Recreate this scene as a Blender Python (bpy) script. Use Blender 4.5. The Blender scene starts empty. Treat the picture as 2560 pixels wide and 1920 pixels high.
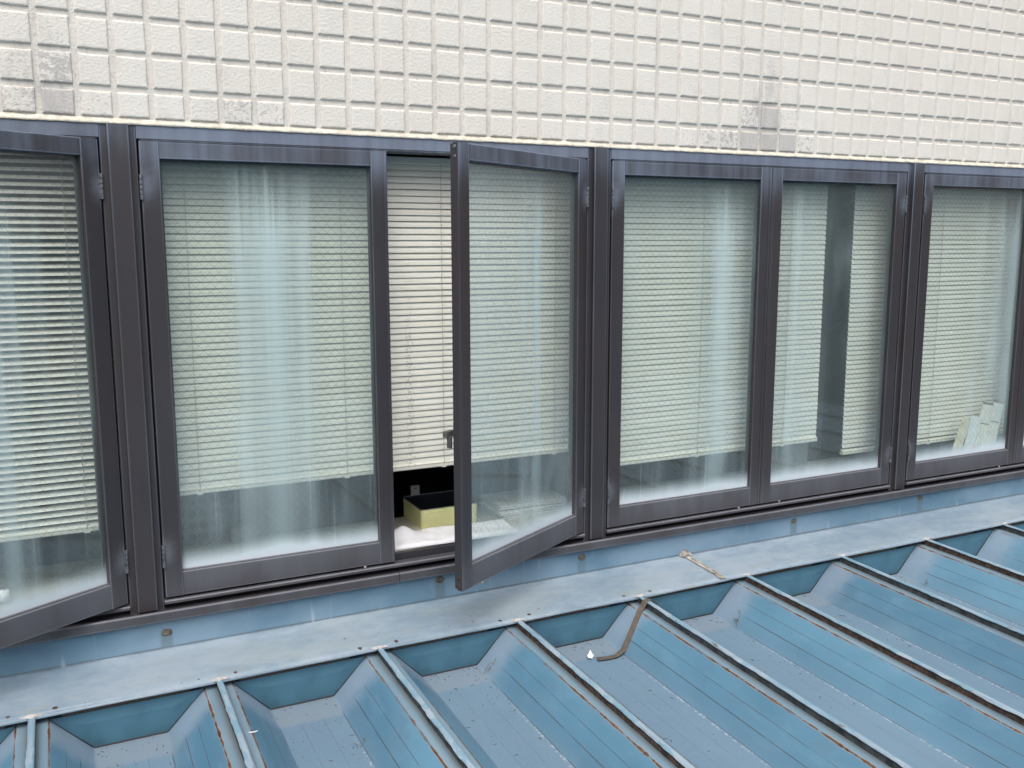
import bpy, math, random
from mathutils import Matrix, Vector, noise
random.seed(7)
SC = bpy.context.scene
COL = SC.collection
T = 0.1            # one wall tile module in metres; all tables below are in tile modules
Z0 = 6.0           # height of the joint above the cut tile course

# ------------------------------------------------------------------ camera
def W(x, y, z): return Vector((x*T, y*T, Z0 + z*T))
th = Vector((0.1495, -0.4542, -0.0361))
Rm = Matrix.Rotation(th.length, 3, th.normalized()) @ Matrix(((1,0,0),(0,0,-1),(0,1,0)))
right, down, fwd = Rm[0], Rm[1], Rm[2]
cd = bpy.data.cameras.new('camera'); cam = bpy.data.objects.new('camera', cd); COL.objects.link(cam)
cam.matrix_world = Matrix.Translation(W(1.0226, -30.3479, -4.3895)) @ Matrix((
    (right[0], -down[0], -fwd[0]), (right[1], -down[1], -fwd[1]), (right[2], -down[2], -fwd[2]))).to_4x4()
cd.sensor_width = 36.0; cd.lens = 36.0*2332.05/2560; cd.clip_start = 0.05; cd.clip_end = 600
SC.camera = cam

# ------------------------------------------------------------------ sky and sun
SUN_EL, SUN_AZ = math.radians(60), math.radians(205)     # azimuth from +Y, clockwise
wd = bpy.data.worlds.new('World'); SC.world = wd; wd.use_nodes = True
wn = wd.node_tree; wn.nodes.clear()
sky = wn.nodes.new('ShaderNodeTexSky'); sky.sky_type = 'NISHITA'; sky.sun_disc = False
sky.sun_elevation = SUN_EL; sky.sun_rotation = SUN_AZ
sky.air_density = 1.0; sky.dust_density = 6.0; sky.ozone_density = 1.0
hs = wn.nodes.new('ShaderNodeHueSaturation'); hs.inputs['Saturation'].default_value = 0.38
bg = wn.nodes.new('ShaderNodeBackground'); bg.inputs[1].default_value = 0.15
wo = wn.nodes.new('ShaderNodeOutputWorld')
wn.links.new(sky.outputs[0], hs.inputs['Color']); wn.links.new(hs.outputs[0], bg.inputs[0]); wn.links.new(bg.outputs[0], wo.inputs[0])
sl = bpy.data.lights.new('sun', 'SUN'); sl.energy = 1.2; sl.angle = math.radians(60); sl.color = (1.0, 0.95, 0.88)
so = bpy.data.objects.new('sun', sl); COL.objects.link(so)
sd = Vector((math.sin(SUN_AZ)*math.cos(SUN_EL), math.cos(SUN_AZ)*math.cos(SUN_EL), math.sin(SUN_EL)))
so.rotation_euler = sd.to_track_quat('Z', 'Y').to_euler(); so.location = (0, -20, 30)
vs = SC.view_settings; vs.view_transform = 'Standard'; vs.look = 'None'; vs.gamma = 1.0; vs.exposure = 0.25; vs.use_curve_mapping = False
cy = SC.cycles; cy.max_bounces = 6; cy.diffuse_bounces = 3; cy.glossy_bounces = 2; cy.transmission_bounces = 2; cy.transparent_max_bounces = 10; cy.caustics_reflective = False; cy.caustics_refractive = False

# ------------------------------------------------------------------ material helpers
class NB:
    def __init__(s, name):
        s.m = bpy.data.materials.new(name); s.m.use_nodes = True; s.t = s.m.node_tree; s.t.nodes.clear()
        s.out = s.t.nodes.new('ShaderNodeOutputMaterial')
    def n(s, ty, **kw):
        nd = s.t.nodes.new('ShaderNode'+ty)
        for k, v in kw.items():
            if k.startswith('_'): setattr(nd, k[1:], v)
        for k, v in kw.items():
            if not k.startswith('_'): s.put(nd.inputs[k.replace('__', ' ')], v)
        return nd
    def put(s, sock, v):
        if isinstance(v, bpy.types.NodeSocket): s.t.links.new(v, sock)
        elif isinstance(v, (tuple, list)) and len(v) == 3 and sock.type == 'RGBA': sock.default_value = (*v, 1)
        else: sock.default_value = v
    def math(s, op, a, b=0.0, c=0.0, clamp=False):
        nd = s.t.nodes.new('ShaderNodeMath'); nd.operation = op; nd.use_clamp = clamp
        s.put(nd.inputs[0], a); s.put(nd.inputs[1], b); s.put(nd.inputs[2], c); return nd.outputs[0]
    def mix(s, f, a, b):
        nd = s.t.nodes.new('ShaderNodeMix'); nd.data_type = 'RGBA'
        s.put(nd.inputs[0], f); s.put(nd.inputs[6], a); s.put(nd.inputs[7], b); return nd.outputs[2]
    def ramp(s, v, lo, hi):
        nd = s.t.nodes.new('ShaderNodeMapRange'); nd.interpolation_type = 'SMOOTHSTEP'
        s.put(nd.inputs[0], v); s.put(nd.inputs[1], lo); s.put(nd.inputs[2], hi); return nd.outputs[0]
    def xyz(s, v):
        nd = s.t.nodes.new('ShaderNodeSeparateXYZ'); s.put(nd.inputs[0], v); return nd.outputs
    def comb(s, x, y, z):
        nd = s.t.nodes.new('ShaderNodeCombineXYZ'); s.put(nd.inputs[0], x); s.put(nd.inputs[1], y); s.put(nd.inputs[2], z); return nd.outputs[0]
    def pos(s): return s.t.nodes.new('ShaderNodeNewGeometry').outputs['Position']
    def obj(s): return s.t.nodes.new('ShaderNodeTexCoord').outputs['Object']
    def uv(s): return s.t.nodes.new('ShaderNodeTexCoord').outputs['UV']
    def rnd(s): return s.t.nodes.new('ShaderNodeObjectInfo').outputs['Random']
    def attr(s, nm):
        nd = s.t.nodes.new('ShaderNodeAttribute'); nd.attribute_name = nm; return nd.outputs['Fac']
    def vscale(s, v, sc, off=None):
        nd = s.t.nodes.new('ShaderNodeVectorMath'); nd.operation = 'MULTIPLY'; s.put(nd.inputs[0], v); nd.inputs[1].default_value = sc
        if off is None: return nd.outputs[0]
        n2 = s.t.nodes.new('ShaderNodeVectorMath'); n2.operation = 'ADD'; s.put(n2.inputs[0], nd.outputs[0]); s.put(n2.inputs[1], off); return n2.outputs[0]
    def noise(s, v, scale=1.0, detail=3.0, rough=0.55, dist=0.0):
        nd = s.t.nodes.new('ShaderNodeTexNoise'); s.put(nd.inputs['Vector'], v); nd.inputs['Scale'].default_value = scale
        nd.inputs['Detail'].default_value = min(detail, 3.0); nd.inputs['Roughness'].default_value = rough; nd.inputs['Distortion'].default_value = dist
        return nd.outputs[0]
    def bump(s, h, strength=0.3, dist=0.01, normal=None):
        nd = s.t.nodes.new('ShaderNodeBump'); s.put(nd.inputs['Height'], h); nd.inputs['Strength'].default_value = strength; nd.inputs['Distance'].default_value = dist
        if normal is not None: s.put(nd.inputs['Normal'], normal)
        return nd.outputs[0]
    def pbr(s, col, rough=0.6, metal=0.0, normal=None, spec=0.5):
        p = s.t.nodes.new('ShaderNodeBsdfPrincipled'); s.put(p.inputs['Base Color'], col); s.put(p.inputs['Roughness'], rough)
        s.put(p.inputs['Metallic'], metal); s.put(p.inputs['Specular IOR Level'], spec)
        if normal is not None: s.put(p.inputs['Normal'], normal)
        s.t.links.new(p.outputs[0], s.out.inputs[0]); return p

def simple(name, col, rough=0.6, var=0.12, scale=18.0, metal=0.0, bump=0.15, bscale=None, spec=0.5):
    b = NB(name); p = b.obj(); n = b.noise(p, scale, 4)
    c2 = tuple(max(0, c*(1-var*2)) for c in col); c1 = tuple(min(1, c*(1+var)) for c in col)
    n2 = b.noise(p, bscale or scale*5, 3)
    b.pbr(b.mix(b.ramp(n, .3, .7), c2, c1), b.math('ADD', rough, b.math('MULTIPLY', b.math('SUBTRACT', n, .5), .25)), metal, b.bump(n2, bump, .004), spec)
    return b.m

# ---- painted wall tiles
def wall_material(name, base, grout=False):
    b = NB(name); p = b.pos(); x, y, z = b.xyz(p)
    # how far the top coat has flaked off: per tile (object colour), on the joints by place
    if not grout:
        hot = b.xyz(b.t.nodes.new('ShaderNodeObjectInfo').outputs['Color'])[0]
    else:
        hot = 0.0
        for cx, cz, rx, rz_, k in ((1.4, -.1, .9, 1.0, .7), (27.5, .2, 1.0, 1.6, .85)):
            dx = b.math('DIVIDE', b.math('SUBTRACT', x, cx*T), rx*T); dz = b.math('DIVIDE', b.math('SUBTRACT', z, Z0+cz*T), rz_*T)
            d = b.math('SQRT', b.math('ADD', b.math('MULTIPLY', dx, dx), b.math('MULTIPLY', dz, dz)))
            hot = b.math('MAXIMUM', hot, b.math('MULTIPLY', b.ramp(d, 1.2, .3), k))
    r = b.rnd()
    v = b.vscale(p, (1, 1, 1))
    n1 = b.noise(v, 55, 4, .6); n2 = b.noise(v, 9, 2)
    if grout:
        m = b.ramp(b.math('ADD', b.math('MULTIPLY', hot, .62), b.math('MULTIPLY', n1, .55)), .55, .75)
    else:
        q = b.math('ADD', b.math('MULTIPLY', hot, .80), b.math('MULTIPLY', n1, .62))
        m = b.math('MULTIPLY', b.ramp(q, .66, .71), b.ramp(hot, .02, .1))
        vor = b.t.nodes.new('ShaderNodeTexVoronoi'); b.put(vor.inputs['Vector'], v); vor.inputs['Scale'].default_value = 85
        sp = b.math('MULTIPLY', b.ramp(b.math('SUBTRACT', vor.outputs['Distance'], b.math('MULTIPLY', hot, .25)), .20, .15), b.ramp(b.math('ADD', hot, b.math('MULTIPLY', n2, .3)), .28, .45))
        m = b.math('MAXIMUM', m, b.math('MULTIPLY', sp, .7))
    # faint grime and dirt in the joints
    grime = b.math('MULTIPLY', b.ramp(b.noise(b.vscale(p, (14, 14, 5)), 1, 5, .65), .5, .8), .16 if not grout else .45)
    soot = b.math('MULTIPLY', b.ramp(b.noise(b.vscale(p, (60, 60, 22)), 1, 4, .7), .56, .72), .10 if not grout else .30)
    col = b.mix(b.ramp(n2, .3, .7), tuple(c*.965 for c in base), base)
    if not grout:
        col = b.mix(b.math('MULTIPLY', r, .9), col, tuple(c*k for c, k in zip(base, (.94, .935, .925))))
    col = b.mix(grime, col, (.36, .34, .32))
    col = b.mix(soot, col, (.22, .21, .2))
    col = b.mix(b.math('MULTIPLY', b.math('MULTIPLY', m, b.math('ADD', .55, b.math('MULTIPLY', n2, .9))), .66 if not grout else .5), col, (.47, .455, .45))
    wash = 0.0
    for cx, cz, rx, rz_, k in ((1.0, .1, 1.5, 1.5, .55), (27.3, .9, 1.0, 2.6, .62), (26.5, -.4, 2.8, .6, .45), (6.4, -.4, 1.6, .5, .35)):
        dx = b.math('DIVIDE', b.math('SUBTRACT', x, cx*T), rx*T); dz = b.math('DIVIDE', b.math('SUBTRACT', z, Z0+cz*T), rz_*T)
        wash = b.math('MAXIMUM', wash, b.math('MULTIPLY', b.ramp(b.math('SQRT', b.math('ADD', b.math('MULTIPLY', dx, dx), b.math('MULTIPLY', dz, dz))), 1.3, .0), k))
    wst = b.ramp(b.noise(b.vscale(p, (34, 34, 7)), 1, 3, .65), .36, .66)
    col = b.mix(b.math('MULTIPLY', b.math('MULTIPLY', wash, wst), .75), col, (.37, .36, .355))
    # lumpy sprayed relief, less on flaked patches
    h = b.math('ADD', b.math('MULTIPLY', b.ramp(b.noise(v, 120, 3, .6), .35, .7), .6), b.math('MULTIPLY', b.noise(v, 320, 2), .4))
    h = b.math('SUBTRACT', h, b.math('MULTIPLY', m, .35))
    b.pbr(col, .62, 0, b.bump(h, .55, .0020), .35)
    return b.m

# ---- weathered bronze anodised aluminium; point attribute 'wx' says how chalked the spot is
def bronze_material(name, base=(.037, .036, .043), chalk=(.195, .240, .325), rough=.42):
    b = NB(name); p = b.pos(); x, y, z = b.xyz(p); w = b.attr('wx')
    st = b.noise(b.vscale(p, (30, 30, 1.6)), 1, 4, .6)                # vertical rain streaks, mostly under the wall
    cl = b.noise(b.vscale(p, (3.5, 3.5, 2.5)), 1, 4, .55)
    fine = b.noise(b.vscale(p, (300, 300, 300)), 1, 2)
    sa = b.math('ADD', .10, b.math('MULTIPLY', b.ramp(z, Z0-.36, Z0-.16), .52))
    f = b.math('ADD', w, b.math('MULTIPLY', b.math('SUBTRACT', st, .5), sa))
    f = b.math('ADD', f, b.math('MULTIPLY', b.math('SUBTRACT', cl, .5), b.math('ADD', .38, b.math('MULTIPLY', sa, .7))))
    f = b.math('ADD', f, b.math('MULTIPLY', b.math('SUBTRACT', fine, .5), .16))
    f = b.ramp(f, .02, 1.05)
    chk = b.mix(b.ramp(z, Z0-.55, Z0-.12), (.180, .186, .215), chalk)
    col = b.mix(f, base, chk)
    brown = b.ramp(b.noise(b.vscale(p, (9, 9, 2)), 1, 2), .4, .7)
    col = b.mix(b.math('MULTIPLY', b.math('MULTIPLY', brown, b.math('SUBTRACT', 1, f)), .6), col, (.050, .040, .041))
    b.pbr(col, b.math('ADD', rough, b.math('MULTIPLY', f, .25)), 0.0, b.bump(b.noise(b.vscale(p, (400, 400, 60)), 1, 2), .08, .001), .5)
    return b.m

# ---- blue painted roof steel; uv.x = distance across the sheet, uv.y = distance from the wall end (metres)
def roof_material(name, lines=True):
    b = NB(name); u, v, _ = b.xyz(b.uv()); p = b.pos()
    big = b.noise(b.vscale(p, (2.2, 1.3, 2.2)), 1, 4, .55); mid = b.noise(b.vscale(p, (22, 9, 22)), 1, 4, .6); fine = b.noise(p, 320, 3, .6)
    col = b.mix(b.ramp(big, .3, .72), (.074, .174, .264), (.120, .258, .366))
    col = b.mix(b.math('MULTIPLY', b.ramp(mid, .45, .8), .30), col, (.175, .300, .390))
    dirty = b.ramp(b.noise(b.vscale(p, (11, 5, 11)), 1, 3, .7), .52, .75)
    col = b.mix(b.math('MULTIPLY', dirty, .32), col, (.115, .165, .205))
    # valley floor: chalky and gritty
    flat = b.ramp(b.math('ABSOLUTE', b.math('SUBTRACT', u, UC)), .100, .094)
    grit = b.ramp(b.noise(p, 150, 4, .7), .38, .66)
    col = b.mix(b.math('MULTIPLY', flat, b.math('ADD', .45, b.math('MULTIPLY', grit, .40))), col, (.160, .218, .285))
    specks = b.ramp(b.noise(p, 260, 2, .5), .70, .78)
    col = b.mix(b.math('MULTIPLY', b.math('MULTIPLY', flat, specks), .6), col, (.07, .09, .11))
    # top flange, greyer
    top = b.ramp(b.math('ABSOLUTE', b.math('SUBTRACT', u, UC)), UH-.040, UH-.036)
    col = b.mix(b.math('MULTIPLY', top, b.math('ADD', .25, b.math('MULTIPLY', mid, .4))), col, (.25, .30, .34))
    # wall end: pale sealer on the floor; slopes carry painted light of a bend
    edge = b.math('ADD', v, b.math('MULTIPLY', b.math('SUBTRACT', b.noise(p, 60, 4, .7), .5), .03))
    band = b.ramp(edge, .135, .115)
    band2 = b.ramp(b.math('ADD', v, b.math('MULTIPLY', b.math('SUBTRACT', b.noise(p, 20, 3), .5), .06)), .17, .07)
    slope = b.math('SUBTRACT', 1.0, b.math('MAXIMUM', flat, top))
    col = b.mix(b.math('MULTIPLY', b.math('MULTIPLY', band, flat), .42), col, (.24, .265, .295))
    col = b.mix(b.math('MULTIPLY', b.math('MULTIPLY', band2, slope), .55), col, (.30, .345, .42))
    au = b.math('ABSOLUTE', b.math('SUBTRACT', u, UC))
    low = b.math('MULTIPLY', b.math('MULTIPLY', b.ramp(au, .19, .10), slope), b.math('ADD', .25, b.math('MULTIPLY', mid, .6)))
    col = b.mix(b.math('MULTIPLY', low, .55), col, (.125, .185, .245))
    crust = b.math('MULTIPLY', b.ramp(b.math('ABSOLUTE', b.math('SUBTRACT', b.math('SUBTRACT', u, UC), .091)), .008, .001), b.ramp(b.noise(p, 85, 4, .7), .50, .62))
    col = b.mix(b.math('MULTIPLY', b.math('MULTIPLY', crust, b.ramp(v, .2, .35)), .65), col, (.42, .47, .53))
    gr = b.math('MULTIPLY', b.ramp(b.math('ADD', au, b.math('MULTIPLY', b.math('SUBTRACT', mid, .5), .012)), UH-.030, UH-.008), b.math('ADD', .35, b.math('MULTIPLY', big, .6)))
    col = b.mix(gr, col, (.105, .115, .115))  # grime and soft shading beside the seam, put into the flange colour
    # rust along the flange corners, thin dirt lines along the sheet creases
    dist = b.math('ABSOLUTE', b.math('SUBTRACT', b.math('ABSOLUTE', b.math('SUBTRACT', u, UC)), UH-.042))
    wob = b.math('MULTIPLY', b.math('SUBTRACT', b.noise(b.vscale(p, (30, 26, 30)), 1, 4, .7), .44), .014)
    rust = b.ramp(b.math('SUBTRACT', dist, wob), .0024, .0010)
    halo = b.ramp(b.math('SUBTRACT', dist, wob), .0065, .001)
    amt = b.ramp(b.noise(b.vscale(p, (1.7, 2.6, 1.7)), 1, 3), .33, .55)
    col = b.mix(b.math('MULTIPLY', b.math('MULTIPLY', halo, amt), .5), col, (.34, .27, .20))
    rc = b.mix(b.ramp(b.noise(p, 90, 3), .35, .65), (.055, .028, .019), (.15, .072, .038))
    col = b.mix(b.math('MULTIPLY', rust, b.math('ADD', .25, b.math('MULTIPLY', amt, .75))), col, rc)
    if lines:
        ln = 0.0
        for du, wdt, k in ((-.152, .0015, .95), (-.200, .0012, .75), (.152, .0015, .95), (.200, .0012, .75), (-.034, .0010, .45), (.034, .0010, .45), (-.098, .0022, .55), (.098, .0024, .6)):
            d = b.math('ABSOLUTE', b.math('SUBTRACT', b.math('SUBTRACT', u, UC), du))
            ln = b.math('MAXIMUM', ln, b.math('MULTIPLY', b.ramp(d, wdt, wdt*.45), k))
        brk = b.ramp(b.noise(b.vscale(p, (5, 7, 5)), 1, 4, .7), .30, .52)
        ln = b.math('MULTIPLY', b.math('MULTIPLY', ln, brk), b.ramp(v, .10, .14))
        col = b.mix(ln, col, (.060, .045, .038))
    h = b.math('ADD', b.math('MULTIPLY', fine, .35), b.math('ADD', b.math('MULTIPLY', b.math('MULTIPLY', flat, grit), .8), b.math('MULTIPLY', mid, .25)))
    b.pbr(col, b.math('ADD', .42, b.math('MULTIPLY', flat, .25)), 0, b.bump(h, .22, .002, b.bump(b.noise(b.vscale(p, (5, 2.2, 5)), 1, 2), .35, .03)), .45)
    return b.m
UC, UH = 0.0, 0.0     # filled in below, once the sheet's developed width is known

def flashing_material(name):
    b = NB(name); p = b.pos(); x, y, z = b.xyz(p); w = b.attr('wx')    # wx: 0 upright face, 1 sloping top
    big = b.noise(b.vscale(p, (2.2, 3.2, 4)), 1, 4, .6); mid = b.noise(b.vscale(p, (14, 22, 26)), 1, 5, .65)
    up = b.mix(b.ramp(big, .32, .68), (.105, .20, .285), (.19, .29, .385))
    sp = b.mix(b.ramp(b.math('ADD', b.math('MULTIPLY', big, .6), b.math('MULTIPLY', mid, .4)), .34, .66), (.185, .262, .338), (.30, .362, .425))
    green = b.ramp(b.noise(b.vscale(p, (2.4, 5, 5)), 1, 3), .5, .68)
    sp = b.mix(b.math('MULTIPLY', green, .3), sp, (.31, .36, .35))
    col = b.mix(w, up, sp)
    scr = b.ramp(b.noise(b.vscale(p, (160, 40, 40)), 1, 3, .75), .68, .74)
    col = b.mix(b.math('MULTIPLY', scr, .45), col, (.14, .17, .2))
    bend = b.math('ABSOLUTE', b.math('SUBTRACT', z, Z0-1.7145)); gl_ = b.math('MULTIPLY', b.ramp(b.math('ADD', bend, b.math('MULTIPLY', b.math('SUBTRACT', mid, .5), .004)), .0042, .0012), b.ramp(y, -.052, -.044))
    col = b.mix(b.math('MULTIPLY', gl_, .75), col, (.06, .08, .10))
    mk = b.math('MULTIPLY', b.ramp(b.noise(b.vscale(p, (46, 120, 120), ), 1, 4, .75, 1.2), .655, .70), b.ramp(b.noise(b.vscale(p, (3, 12, 12)), 1, 2), .46, .62))
    col = b.mix(b.math('MULTIPLY', mk, .55), col, (.10, .12, .13))
    moss = b.math('MULTIPLY', b.math('MULTIPLY', b.ramp(b.noise(b.vscale(p, (7, 18, 18)), 1, 4, .65), .50, .72), b.ramp(y, -.16, -.27)), w)
    col = b.mix(b.math('MULTIPLY', moss, .5), col, (.26, .28, .25))
    stn = 0.0
    for cx, cz in FIX:
        dx = b.math('ABSOLUTE', b.math('SUBTRACT', x, cx*T))
        s1 = b.ramp(b.math('ADD', dx, b.math('MULTIPLY', b.math('SUBTRACT', mid, .5), .012)), .024, .012)
        stn = b.math('MAXIMUM', stn, b.math('MULTIPLY', s1, b.ramp(z, Z0+cz*T+.012, Z0+cz*T-.004)))
    col = b.mix(b.math('MULTIPLY', b.math('MULTIPLY', stn, b.math('SUBTRACT', 1, w)), .6), col, (.10, .15, .18))
    pale = b.math('MULTIPLY', b.ramp(b.noise(b.vscale(p, (30, 1, 3)), 1, 3), .6, .75), b.math('SUBTRACT', 1, w))
    col = b.mix(b.math('MULTIPLY', pale, .40), col, (.48, .52, .58))
    b.pbr(col, .52, 0, b.bump(b.math('ADD', b.noise(p, 280, 3), b.math('MULTIPLY', mid, 2.0)), .14, .002), .45)
    return b.m
FIX = ((3.5, -16.65), (12.8, -16.45), (18.7, -16.52), (29.4, -16.53), (37.2, -16.45))

# ---- dirty wired glass; uv in metres from the pane's lower left corner; streaks = (u, half width, strength)
def glass_material(name, pw, ph, streaks, seed, film=.105, wire=.50):
    b = NB(name); u, v, _ = b.xyz(b.uv())
    q = b.comb(u, v, seed)
    n_fi = b.noise(b.vscale(q, (75, 1.1, 1)), 1, 3, .6)
    n_cl = b.noise(b.vscale(q, (5, 1.6, 1)), 1, 3, .55)
    vv = b.math('DIVIDE', v, ph); fi = b.math('SUBTRACT', n_fi, .5); cl = b.math('SUBTRACT', n_cl, .5)
    topfade = b.ramp(b.math('ADD', vv, b.math('MULTIPLY', b.math('ADD', fi, cl), .22)), 1.02, .78)
    s = 0.0
    uw = b.math('ADD', u, b.math('ADD', b.math('MULTIPLY', cl, .035), b.math('MULTIPLY', fi, .035)))
    for cu, hw, k in streaks:
        d = b.math('ABSOLUTE', b.math('SUBTRACT', uw, cu*pw))
        s = b.math('ADD', s, b.math('MULTIPLY', b.ramp(d, hw*pw*1.25, 0.0), k))
    s = b.math('MULTIPLY', s, b.math('MULTIPLY', topfade, b.math('ADD', .42, b.math('MULTIPLY', vv, .62))))
    s = b.math('ADD', s, b.math('MULTIPLY', b.math('MULTIPLY', b.ramp(n_cl, .45, .8), topfade), .16))
    runs = b.math('MULTIPLY', b.ramp(n_fi, .58, .74), b.math('MULTIPLY', b.ramp(vv, .34, .12), .13))
    base = b.math('ADD', film, b.math('MULTIPLY', cl, .08))
    bot = b.math('MULTIPLY', b.ramp(b.math('ADD', v, b.math('MULTIPLY', cl, .05)), .078, -.010), .92)
    dirt = b.math('ADD', b.math('ADD', s, runs), b.math('ADD', base, bot))
    dirt = b.math('MINIMUM', b.math('MAXIMUM', dirt, 0.0), .92)
    # embedded diamond wire
    wr = 0.0
    for sg in (1, -1):
        a = b.math('DIVIDE', b.math('ADD', u, b.math('MULTIPLY', v, sg*.95)), .029)
        fr = b.math('ABSOLUTE', b.math('SUBTRACT', b.math('FRACT', a), .5))
        wr = b.math('MAXIMUM', wr, b.ramp(fr, .040, .015))
    tr = b.n('BsdfTransparent', Color=(.895, .955, .94))
    gl = b.n('BsdfGlossy', Color=(.95, .97, 1.0), Roughness=.03)
    lw_ = b.n('LayerWeight'); fac = lw_.outputs['Facing']
    fre = b.math('ADD', .065, b.math('MULTIPLY', b.math('POWER', fac, 5.0), .93))
    g1 = b.n('MixShader'); b.put(g1.inputs[0], fre); b.put(g1.inputs[1], tr.outputs[0]); b.put(g1.inputs[2], gl.outputs[0])
    dd = b.n('BsdfDiffuse', Color=b.mix(b.math('MULTIPLY', wr, b.ramp(dirt, .45, .1)), b.mix(bot, (.50, .64, .67), (.66, .73, .80)), (.20, .23, .23)))
    g3 = b.n('MixShader'); b.put(g3.inputs[0], b.math('MAXIMUM', dirt, b.math('MULTIPLY', wr, wire))); b.put(g3.inputs[1], g1.outputs[0]); b.put(g3.inputs[2], dd.outputs[0])
    b.t.links.new(g3.outputs[0], b.out.inputs[0]); return b.m

def slat_material(name, base, smx=None):
    b = NB(name); p = b.obj(); r = b.rnd(); q = b.vscale(p, (1, 1, 1), b.comb(b.math('MULTIPLY', r, 40), 0, b.math('MULTIPLY', r, 17)))
    sm = b.ramp(b.noise(b.vscale(q, (7, 60, 60)), 1, 5, .65), .5, .78)
    sp = b.ramp(b.noise(b.vscale(q, (60, 120, 120)), 1, 3, .6), .66, .78)
    col = b.mix(b.math('MULTIPLY', sm, .30), base, (.34, .32, .28))
    col = b.mix(b.math('MULTIPLY', sp, .22), col, (.16, .15, .13))
    col = b.mix(b.math('MULTIPLY', r, .18), col, (.60, .55, .46))
    if smx:
        d = b.math('ADD', b.math('ABSOLUTE', b.math('SUBTRACT', b.xyz(p)[0], smx)), b.math('MULTIPLY', b.math('SUBTRACT', b.noise(q, 60, 3), .5), .03))
        wz = b.xyz(b.pos())[2]
        col = b.mix(b.math('MULTIPLY', b.math('MULTIPLY', b.ramp(d, .022, .004), b.math('MULTIPLY', b.ramp(b.noise(q, 140, 3), .46, .62), b.ramp(wz, Z0-.55, Z0-.85))), .42), col, (.11, .10, .09))
    b.pbr(col, .45, 0, None, .4); return b.m

MT = {}
MT['tile'] = wall_material('tile_paint', (.82, .798, .748))
MT['grout'] = wall_material('joint_paint', (.745, .718, .668), True)
MT['bead'] = simple('cream_sealant', (.72, .68, .58), .6, .10, 40, bump=.6, bscale=130)
MT['bronze'] = bronze_material('bronze_aluminium')
MT['steel'] = simple('hinge_steel', (.20, .215, .245), .45, .2, 60, metal=.6)
MT['zinc'] = simple('dull_zinc', (.10, .10, .105), .5, .15, 40)
MT['dark'] = simple('dark_gasket', (.014, .013, .015), .7, .1, 30)
MT['slat'] = slat_material('slat_enamel', (.82, .805, .73))
MT['slatB'] = slat_material('slat_enamel_smudged', (.82, .805, .73), .925)
MT['cord'] = simple('cord_cotton', (.50, .48, .42), .8, .1, 60)
MT['rust'] = simple('rusty_steel', (.085, .055, .042), .85, .35, 70, bump=.6)
MT['seamgrey'] = simple('seam_underside', (.055, .062, .066), .75, .3, 30, bump=.5)
MT['sealgrey'] = simple('grey_sealer', (.44, .43, .43), .75, .12, 50, bump=.6)

# ------------------------------------------------------------------ mesh helpers
def link(o, parent=None):
    COL.objects.link(o)
    if parent is not None: o.parent = parent
    return o
def mesh(name, verts, faces, mat, parent=None, wx=None, uv=None, smooth=False, loc=None):
    me = bpy.data.meshes.new(name); me.from_pydata([tuple(v) for v in verts], [], faces); me.validate()
    if mat: me.materials.append(MT[mat] if isinstance(mat, str) else mat)
    if wx is not None:
        a = me.attributes.new('wx', 'FLOAT', 'POINT'); a.data.foreach_set('value', wx)
    if uv is not None:
        l = me.uv_layers.new(name='UVMap'); d = [0.0]*(2*len(me.loops))
        for lp in me.loops: d[2*lp.index], d[2*lp.index+1] = uv[lp.vertex_index]
        l.data.foreach_set('uv', d)
    if smooth: me.polygons.foreach_set('use_smooth', [True]*len(me.polygons))
    me.update()
    o = bpy.data.objects.new(name, me); link(o, parent)
    if loc is not None: o.location = loc
    return o
def tag(o, label, cat, group=None, kind=None):
    if label: o['label'] = label
    if cat: o['category'] = cat
    if group: o['group'] = group
    if kind: o['kind'] = kind
    return o
def empty(name, loc, label=None, cat=None, group=None):
    o = bpy.data.objects.new(name, None); o.empty_display_size = .1; COL.objects.link(o); o.location = loc
    return tag(o, label, cat, group)
def crect(p0, p1, q0, q1, c=.02):
    return [(p0+c, q0), (p1-c, q0), (p1, q0+c), (p1, q1-c), (p1-c, q1), (p0+c, q1), (p0, q1-c), (p0, q0+c)]
def ext(profile, axis, a, b, n=1, cap=True):
    """extrude a 2-D profile along an axis; profile is (y,z) for X, (x,z) for Y, (x,y) for Z; tile units -> metres"""
    V, F, m = [], [], len(profile)
    for i in range(n+1):
        s = a+(b-a)*i/n
        for p, q in profile:
            v = (s, p, q) if axis == 'X' else ((p, s, q) if axis == 'Y' else (p, q, s))
            V.append((v[0]*T, v[1]*T, v[2]*T))
    for i in range(n):
        for j in range(m):
            k = (j+1) % m
            F.append((i*m+j, i*m+k, (i+1)*m+k, (i+1)*m+j))
    if cap: F += [tuple(range(m)), tuple(n*m+j for j in reversed(range(m)))]
    return V, F
def fixn(o):
    import bmesh
    bm = bmesh.new(); bm.from_mesh(o.data); bmesh.ops.recalc_face_normals(bm, faces=bm.faces); bm.to_mesh(o.data); bm.free(); return o
def merge(*parts):
    V, F = [], []
    for v, f in parts:
        k = len(V); V += v; F += [tuple(i+k for i in g) for g in f]
    return V, F
def edged(prof, e=.035):
    """add points just inside every chamfer so that the worn edge can carry its own chalking"""
    out = []
    for k in range(0, 8, 2):
        (ax, ay), (bx, by) = prof[k], prof[k+1]; L = math.hypot(bx-ax, by-ay); t = min(e/L, .3)
        out += [(ax, ay), (ax+(bx-ax)*t, ay+(by-ay)*t), (bx-(bx-ax)*t, by-(by-ay)*t), (bx, by)]
    return out
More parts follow.
